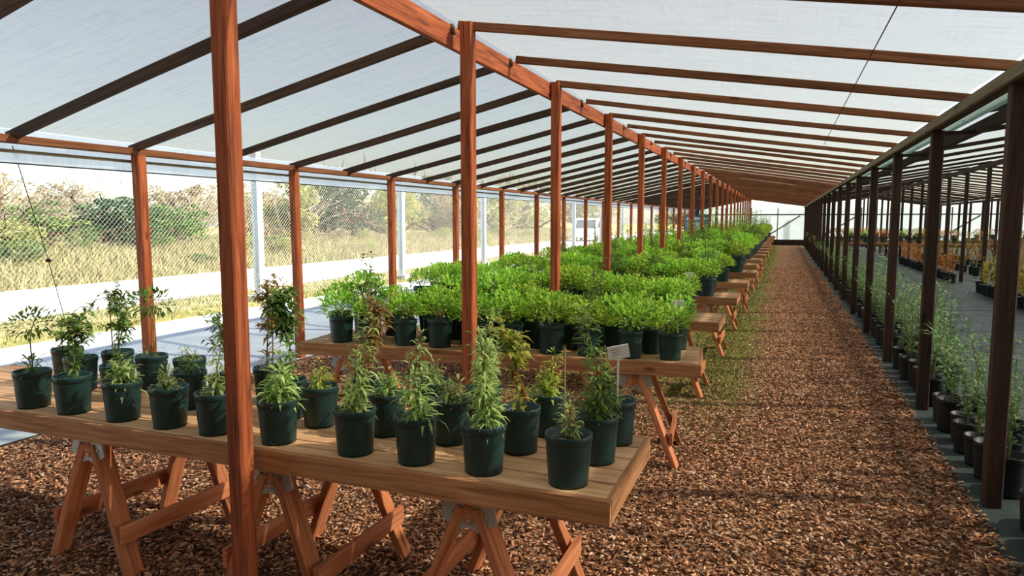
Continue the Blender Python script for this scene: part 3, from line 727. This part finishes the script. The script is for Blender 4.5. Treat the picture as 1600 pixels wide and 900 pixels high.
# the far benches: one mass
def mass(name, items, protos, z, label, cat, shade=None):
    VS, FS, MI, mats, base = [], [], [], [], 0
    for X, Y, i, sc in items:
        a = random.uniform(0, 6.28); ca, sa = math.cos(a)*sc, math.sin(a)*sc
        for ch in children_of(protos[i]):
            me = ch.data; mt = me.materials[0]
            if mt not in mats: mats.append(mt)
            if not hasattr(mass, 'cache'): mass.cache = {}
            if me.name not in mass.cache:
                co = np.empty(len(me.vertices)*3); me.vertices.foreach_get('co', co)
                mass.cache[me.name] = (co.reshape(-1, 3), [tuple(p.vertices) for p in me.polygons])
            co, fs = mass.cache[me.name]
            VS.append(np.stack([co[:,0]*ca-co[:,1]*sa+X, co[:,0]*sa+co[:,1]*ca+Y, co[:,2]*sc+z], 1))
            FS += [tuple(v+base for v in f) for f in fs]; MI += [mats.index(mt)]*len(fs); base += len(co)
    me = bpy.data.meshes.new(name); me.from_pydata(np.concatenate(VS).tolist(), [], FS)
    for m in mats: me.materials.append(m)
    me.polygons.foreach_set('material_index', MI); me.update()
    return tag(link(name, me), label, cat, kind='stuff')
mass('potted_shrubs', FAR, protos, .7215, 'mass of green potted shrubs crowding the distant benches towards the end wall', 'potted plants')
for p, u in zip(protos, used):
    if not u: print('UNUSED PROTO', p.name)
card_sign((-.66, 4.80, 1.07), .86, 'small white card sign at the path end of the second bench', rz=.2, tilt=.05)
card_sign((-.86, 7.0, 1.10), .86, 'small white card sign at the path end of the third bench', rz=.2, tilt=.05)
card_sign((-.955, 11.02, 1.13), .86, 'small white card sign at the path end of the fifth bench', rz=.2, tilt=.05)

# spindly seedlings in black pots on the weed cloth beside the path
def make_seedling(seed, h=.6, n=200, mat='leaf_cool'):
    R = random.Random(seed); fo = MB(); st = MB(); z0 = .19
    for j in range(6):
        a = R.uniform(0, 2*PI); sp = R.uniform(.05, .2); hh = h*R.uniform(.55, 1)
        pts = [Vector((sp*t*t*math.cos(a), sp*t*t*math.sin(a), z0+hh*t)) for t in (0, .35, .7, 1)]; st.tube(pts, [.003, .0025, .002, .001], 4)
        for i in range(n//6):
            t = R.uniform(.12, 1); b = Vector((sp*t*t*math.cos(a), sp*t*t*math.sin(a), z0+hh*t)); d = rdir(R.uniform(.1, 1.0), R.uniform(0, 6.28))
            fo.leaf(b + d*R.uniform(.0, .03), d, R.uniform(.04, .07), .018, R.uniform(.2, .8), .1)
    return st.mesh('stems', M['stem']), fo.mesh('foliage', M[mat])
seeds = []
for s, kw in ((11, dict(h=.72)), (12, dict(h=.86)), (13, dict(h=.6)), (14, dict(h=.78))):
    t = thing('potted_seedling', 'x', 'potted plant'); kid(t, 'pot', BPOT); kid(t, 'soil', BSOIL)
    a, b = make_seedling(s, **kw); kid(t, 'stems', a); kid(t, 'foliage', b); seeds.append(t)
su = [False]*4
FS2 = []
for row, X in enumerate((1.285, 1.54)):
    for j in range(150):
        Y = 3.5 + .27*j + (.12 if row else 0); 
        if Y > 46: break
        if row == 0 and min(abs(Y-e) for e in EY) < .155: continue
        x = X + random.uniform(-.025, .025); i = random.randrange(4)
        if row == 1 and random.random() < .25: continue
        if j < 75:
            o = use(seeds, su, i, (x, Y, .005), random.uniform(0, 6.28), random.uniform(.85, 1.1))
            relabel(o, f'spindly seedling in black pot on weed cloth, {("row next to path posts", "second row from path")[row]}, {ordn(j)} from nearest')
        else: FS2.append((x, Y, i, 1.0))
mass('potted_seedlings', FS2, seeds, .005, 'distant spindly seedlings in black pots along the path towards the end wall', 'potted plants')
# rows at the neighbouring roof's ridge
def small_row(name, X, y0, y1, step, mat, tall, lab):
    t = thing(name, 'x', 'potted plant'); kid(t, 'pot', BPOT); kid(t, 'soil', BSOIL)
    a, b = make_seedling(hash(name) % 99 if False else len(name), h=tall, n=120, mat=mat); kid(t, 'stems', a); kid(t, 'foliage', b)
    n = int((y1-y0)/step)
    for j in range(n):
        loc = (X+random.uniform(-.04, .04), y0+step*j, .005)
        if j == 0: o = t; t.location = loc
        else: o = copy_thing(t, loc, random.uniform(0, 6.28), random.uniform(.9, 1.15))
        relabel(o, f'{lab}, {ordn(j)} from the nearest')
small_row('potted_seedling', 4.2, 12.0, 19.0, .26, 'leaf_gold', .6, 'sparse golden seedling in black pot under the neighbouring ridge')
small_row('potted_seedling', 4.45, 12.1, 19.0, .5, 'leaf_orange', .85, 'orange-leaved sapling in black pot behind the golden seedlings')
small_row('potted_seedling', 4.15, 21.0, 30.0, .3, 'leaf_orange', .6, 'sparse orange seedling in black pot in the farther ridge row')
small_row('potted_sapling', 5.3, 15.0, 34.0, .8, 'leaf_gold', 1.05, 'tall golden sapling on the weed cloth beyond the neighbouring ridge')
small_row('potted_sapling', 6.3, 17.0, 36.0, .9, 'leaf_orange', 1.1, 'tall orange sapling on the weed cloth deep under the neighbouring roof')
ob = []
for s, m in ((21, 'leaf_orange'), (22, 'leaf_gold'), (23, 'leaf_bush')):
    ob.append(proto_shrub('potted_shrub', s, 'x', mat=m, n=200, h=.22))
obu = [False]*3
for bi, (x0, y0) in enumerate(((7.3, 31.0), (7.3, 36.0), (7.3, 41.5), (13.6, 33.0), (13.6, 38.0))):
    L = 5.4; tabletop((x0, y0, 0), 0, -L, 0, .62, f'plank bench top with orange plants under the {"neighbouring" if bi < 3 else "third"} roof, {ordn(bi if bi < 3 else bi-3)} from the nearest')
    for i, hx in enumerate((-.5, -2.6, -4.7)):
        sawhorse((x0+hx, y0+.005, 0), 0, f'sawhorse carrying an orange plant bench under the {"neighbouring" if bi < 3 else "third"} roof, bench {ordn(bi if bi < 3 else bi-3)}, trestle {ordn(i)}', .60)
    for j in range(17):
        o = use(ob, obu, random.choice((0, 0, 1, 2)), (x0-.2-j*.31, y0+random.uniform(.2, .4), .7215), random.uniform(0, 6), 1.25)
        relabel(o, f'colourful potted shrub on the {ordn(bi if bi < 3 else bi-3)} far bench under the {"neighbouring" if bi < 3 else "third"} roof, {ordn(j)} along')

# ------------------------------------------------------------------ fence beyond the concrete
FX = -9.9; FY = [5.55 + 5.65*k for k in range(-1, 10)]
ft = thing('chain_link_fence', 'galvanised chain link fence between the concrete apron and gravel road', 'fence', (FX, 0, 0))
for k, y in enumerate(FY):
    mb = MB(); mb.box(-.075, .075, y-.075, y+.075, -.02, 3.0); o = mb.obj('fence_post', M['fence'], ft)
    mb = MB(); mb.box(-.2, .2, y-.2, y+.2, 0, .12); mb.obj('footing', M['concrete_block'], o)
for k in range(len(FY)-1):
    ya, yb = FY[k]+.08, FY[k+1]-.08; h = 2.75; mb = MB(); step = .08; r = .0013
    for sgn in (1, -1):
        n = int((yb-ya+h)/step)
        for i in range(n):
            s0 = ya - h + i*step
            # diagonal: y = s0 + z (sgn=1) or mirrored, clipped to the panel
            z0, z1 = max(.05, ya-s0), min(.05+h, yb-s0)
            if z1 <= z0: continue
            a, b = (s0+z0, z0), (s0+z1, z1)
            if sgn < 0: a, b = (ya+yb-a[0], a[1]), (ya+yb-b[0], b[1])
            xo = sgn*r
            mb.add([(xo-r, a[0], a[1]-r), (xo+r, a[0], a[1]-r), (xo, a[0], a[1]+r), (xo-r, b[0], b[1]-r), (xo+r, b[0], b[1]-r), (xo, b[0], b[1]+r)], [(0,1,4,3),(1,2,5,4),(2,0,3,5)])
    mb.obj('mesh_panel', M['wire'], ft)
    mb = MB(); mb.tube([(0, ya-.1, 2.81), (0, yb+.1, 2.81)], .012, 6); mb.obj('top_wire', M['wire'], ft)
# guy rope from the eave to the ground
t = thing('guy_rope', 'thin dark guy rope slanting from the roof edge down to the concrete', 'rope')
mb = MB(); mb.tube([(-5.42, 3.55, 2.2), (-5.9, 4.1, 1.30), (-6.45, 4.75, .02)], .0035, 5); mb.obj('rope', M['rope'], t)
mb = MB(); mb.lathe([(0,0),(.02,.0),(.022,.02),(.01,.03),(0,.03)], 10, (-5.9, 4.1, 1.285)); mb.obj('tensioner', M['rope'], t)

# ------------------------------------------------------------------ vegetation beyond the road
def cloudmesh(seed, n, leaf, mat, kind='round', gap=.35):
    """unit crown (radius 1, base at z=0, top at z=2): leaves set on many lumps"""
    R = np.random.default_rng(seed); L = R.normal(0, 1, (38, 3)); L /= np.linalg.norm(L, axis=1)[:,None]
    L *= R.uniform(.35, .95, (38, 1)); sz = R.uniform(.16, .36, 38); w_ = R.integers(0, 38, n)
    d = R.normal(0, 1, (n, 3)); d /= np.linalg.norm(d, axis=1)[:,None]
    c = L[w_] + d*(sz[w_]*R.uniform(.55, 1, n)**.5)[:,None]
    if kind == 'cone': c[:,0:2] *= (1.15 - .5*(c[:,2:3]+1))*.95
    if kind == 'up': c[:,0:2] *= (.75+.25*(c[:,2:3]))
    c[:,2] += 1.0; c[:,2] = np.maximum(c[:,2], .01)
    a = R.normal(0, 1, (n, 3)); a /= np.linalg.norm(a, axis=1)[:,None]
    b = np.cross(a, R.normal(0, 1, (n, 3))); b /= np.linalg.norm(b, axis=1)[:,None]
    s = leaf*R.uniform(.6, 1.4, (n, 1))
    V = np.stack([c-a*s, c+b*s*.4, c+a*s, c-b*s*.4], 1).reshape(-1, 3); F = np.arange(n*4).reshape(-1, 4)
    return npmesh('foliage', V, F, mat)
def twigmesh(seed, n, mat, spread=1.0, r=.012):
    R = random.Random(seed); mb = MB()
    for i in range(n):
        a = R.uniform(0, 6.28); el = R.uniform(.5, 1.45); L = R.uniform(.8, 2.0); d = rdir(el, a); p = Vector((R.uniform(-.2,.2)*spread, R.uniform(-.2,.2)*spread, 0)); pts = [p]
        for s in range(4): 
            d = (d + Vector((R.uniform(-.25,.25), R.uniform(-.25,.25), -.08*s))).normalized(); pts.append(pts[-1]+d*L/4)
        mb.tube(pts, [r, r*.8, r*.6, r*.45, r*.25], 3, False)
        for s in (2, 3, 4):
            for _ in range(3):
                e = (d + Vector((R.uniform(-1,1), R.uniform(-1,1), R.uniform(-.2,.8)))).normalized()
                mb.tube([pts[s], pts[s]+e*R.uniform(.15, .45)], [r*.45, r*.15], 3, False)
    return mb.mesh('branches', mat)
TW = [twigmesh(s, 46, M['twig']) for s in (1, 2)]; TB = twigmesh(5, 9, M['bark'], .5, .05)
FOL = {}
def plant(name, cat, label, x, y, rx, h, key, mat=None, n=3800, leaf=.045, kind='round', br=None, seed=0):
    z = bankz(x, y) if x < -16.7 else 0
    t = thing(name, label, cat, (x, y, z-.03), random.uniform(0, 6.28)); t.scale = (rx, rx, h/2)
    if key:
        kk = (key, seed % 3, kind)
        if kk not in FOL: FOL[kk] = cloudmesh(seed % 3+len(key), n, leaf, M[key], kind)
        kid(t, 'foliage', FOL[kk])
    kid(t, 'branches', br if br is not None else TB)
    return t
V = [ # name, cat, label, x, y, radius, height, leaf, kind, twigs?
 ('evergreen_tree', 'tree', 'dark evergreen tree behind the fence, seen past the second eave post', -23.5, 32.6, 2.5, 4.4, 'leaf_conif', 'round', 0),
 ('leafy_tree', 'tree', 'light olive leafy tree next to the dark evergreen across the road', -22.4, 37.2, 2.3, 4.1, 'leaf_olive', 'round', 0),
 ('willow_bush', 'bush', 'pale olive bush beside the dark evergreen on its near side', -21.2, 26.3, 1.7, 3.2, 'leaf_olive', 'up', 1),
 ('brush_bush', 'bush', 'tan brush clump beyond the road past the third eave post', -20.8, 42.5, 2.6, 3.9, 'leaf_tan', 'up', 1),
 ('brush_bush', 'bush', 'tan and green brush farther along the road', -21, 50.0, 3.0, 4.6, 'leaf_olive', 'up', 1),
 ('evergreen_tree', 'tree', 'dark tree farther along the road behind the tan brush', -26, 50.0, 3.0, 5.0, 'leaf_conif', 'round', 0),
 ('leafy_tree', 'tree', 'pale leafy tree far along the road near the van', -23, 64.0, 3.6, 5.2, 'leaf_olive', 'round', 0),
 ('leafy_tree', 'tree', 'farthest leafy tree behind the vehicle end of the road', -22, 82.0, 4.6, 6.0, 'leaf_olive', 'round', 0),
 ('leafy_tree', 'tree', 'broad tree far beyond the shelter towards the end wall', -12, 100.0, 6.0, 6.4, 'leaf_tan', 'round', 0),
 ('round_shrub', 'shrub', 'dark green shrub across the road before the first eave post', -24.5, 16.0, 1.9, 1.9, 'leaf_mid', 'round', 0),
 ('round_shrub', 'shrub', 'dark green shrub at the outer side of the bank shrubs', -24.5, 12.6, 1.9, 1.8, 'leaf_mid', 'round', 0),
 ('round_shrub', 'shrub', 'wide dark shrub seen between first eave post and thick post', -25.0, 20.5, 2.4, 2.1, 'leaf_conif', 'round', 0),
 ('round_shrub', 'shrub', 'green shrub just behind the wide dark shrub', -26.0, 24.0, 2.0, 2.0, 'leaf_mid', 'round', 0),
 ('round_shrub', 'shrub', 'low bright shrub in the bank grass', -22.0, 13.6, 1.3, 1.5, 'leaf_olive', 'round', 0),
 ('bare_shrub', 'shrub', 'bare pale twiggy shrub at the outer edge of the view', -19.5, 10.2, 1.5, 3.1, None, 'round', 1),
 ('bare_shrub', 'shrub', 'tall bare twiggy shrub behind the outermost shrubs', -23.5, 13.0, 1.8, 2.9, None, 'round', 1),
 ('bare_shrub', 'shrub', 'bare twiggy shrub in front of the tan thicket', -27, 17.5, 2.0, 3.0, None, 'round', 1),
 ('bare_shrub', 'shrub', 'bare twiggy shrub rising behind the wide dark shrub', -28, 21.5, 2.2, 3.3, None, 'round', 1),
 ('bare_shrub', 'shrub', 'bare twiggy shrub by the dark evergreen', -27, 26.0, 2.0, 3.6, None, 'round', 1),
]
for i, (nm, cat, lb, x, y, r, h, key, kd, tw) in enumerate(V):
    plant(nm, cat, lb, x, y, r, h, key, kind=kd, br=TW[i % 2] if tw else TB, seed=i, n=5200 if r > 2 else 3800, leaf=.05 if r > 2 else .06)
for i in range(11):
    plant('tan_thicket', 'thicket', f'tan leafless thicket on the horizon beyond the bank, {ordn(i)} from the outer side', -33+random.uniform(-1.5, 1.5), 14+i*5.2, 2.7, random.uniform(3.0, 3.5), 'leaf_tan', kind='up', br=TW[i % 2], seed=i)
for i in range(30):
    plant('weed_clump', 'weed', f'low weed clump in the dry bank grass, {ordn(i)} along the road', -17.6-random.uniform(0, 5), 9+i*1.5+random.uniform(-.6, .6), random.uniform(.4, .95), random.uniform(.4, .95),
          random.choice(('leaf_olive', 'leaf_mid', 'leaf_tan', 'leaf_olive')), kind='round', br=TW[i % 2], seed=i)

# ------------------------------------------------------------------ vehicles and blue cabin
def van(x, y, rz):
    t = thing('delivery_van', 'white van parked on the gravel road beyond the shelter posts', 'van', (x, y, 0), rz); t.scale = (.9, .95, .82)
    prof = [(-2.4, .35), (2.3, .35), (2.45, .6), (2.4, 1.05), (1.75, 1.2), (1.15, 2.0), (.8, 2.12), (-2.3, 2.15), (-2.45, 1.9), (-2.45, .5)]
    mb = MB(); n = len(prof); wd = .95
    mb.add([(a, -wd, b) for a, b in prof]+[(a, wd, b) for a, b in prof], [tuple(range(n)), tuple(range(n, 2*n))[::-1]]+[(i, n+i, n+(i+1)%n, (i+1)%n) for i in range(n)])
    mb.obj('body', M['vanwhite'], t)
    for sx in (-1, 1):
        mb = MB(); y_ = sx*.955
        mb.add([(.2, y_, 1.25), (1.5, y_, 1.25), (1.05, y_, 1.85), (.2, y_, 1.85)], [(0,1,2,3)]); mb.add([(-2.0, y_, 1.25), (.0, y_, 1.25), (.0, y_, 1.85), (-2.0, y_, 1.85)], [(0,1,2,3)]); mb.obj('side_window', M['glass'], t)
    mb = MB(); mb.add([(1.76, -.8, 1.24), (1.76, .8, 1.24), (1.2, .75, 1.97), (1.2, -.75, 1.97)], [(0,1,2,3)]); 
    mb.v = [(a+.03, b, c+.02) for a, b, c in mb.v]; mb.obj('windscreen', M['glass'], t)
    mb = MB(); mb.box(-2.475, -2.452, -.75, .75, 1.25, 1.85); mb.obj('rear_window', M['glass'], t)
    for a in (-1.6, 1.5):
        for sx in (-1, 1):
            mb = MB(); mb.tube([(a, sx*.76, .34), (a, sx*.98, .34)], .34, 18); mb.obj('wheel', M['rubber'], t)
van(-14.3, 53.0, math.radians(-84))
def cabin(x, y):
    t = thing('blue_cabin', 'blue portable cabin beyond the benches near the end wall', 'cabin', (x, y, 0), 0)
    t.scale = (.85, .62, .92)
    mb = MB(); mb.box(-.9, .9, -.9, .9, .0, 2.05); mb.obj('body', M['blue'], t)
    mb = MB(); mb.box(-.96, .96, -.96, .96, 2.05, 2.13); mb.box(-.3, .1, -.5, 0, 2.13, 2.45); mb.obj('roof', M['bluedark'], t)
    for wx in (-.68, -.1):
        mb = MB(); mb.box(wx, wx+.45, -.925, -.9, 1.15, 1.6); mb.obj('window', M['vanwhite'], t)
    mb = MB(); mb.box(-.75, .75, -.93, -.9, 1.78, 1.92); mb.obj('stripe', M['vanwhite'], t)
    mb = MB(); mb.box(.9, .93, -.6, .6, .2, 1.9); mb.obj('door', M['bluedark'], t)
cabin(-5.18, 45.9)
print('SHRUBS', count)
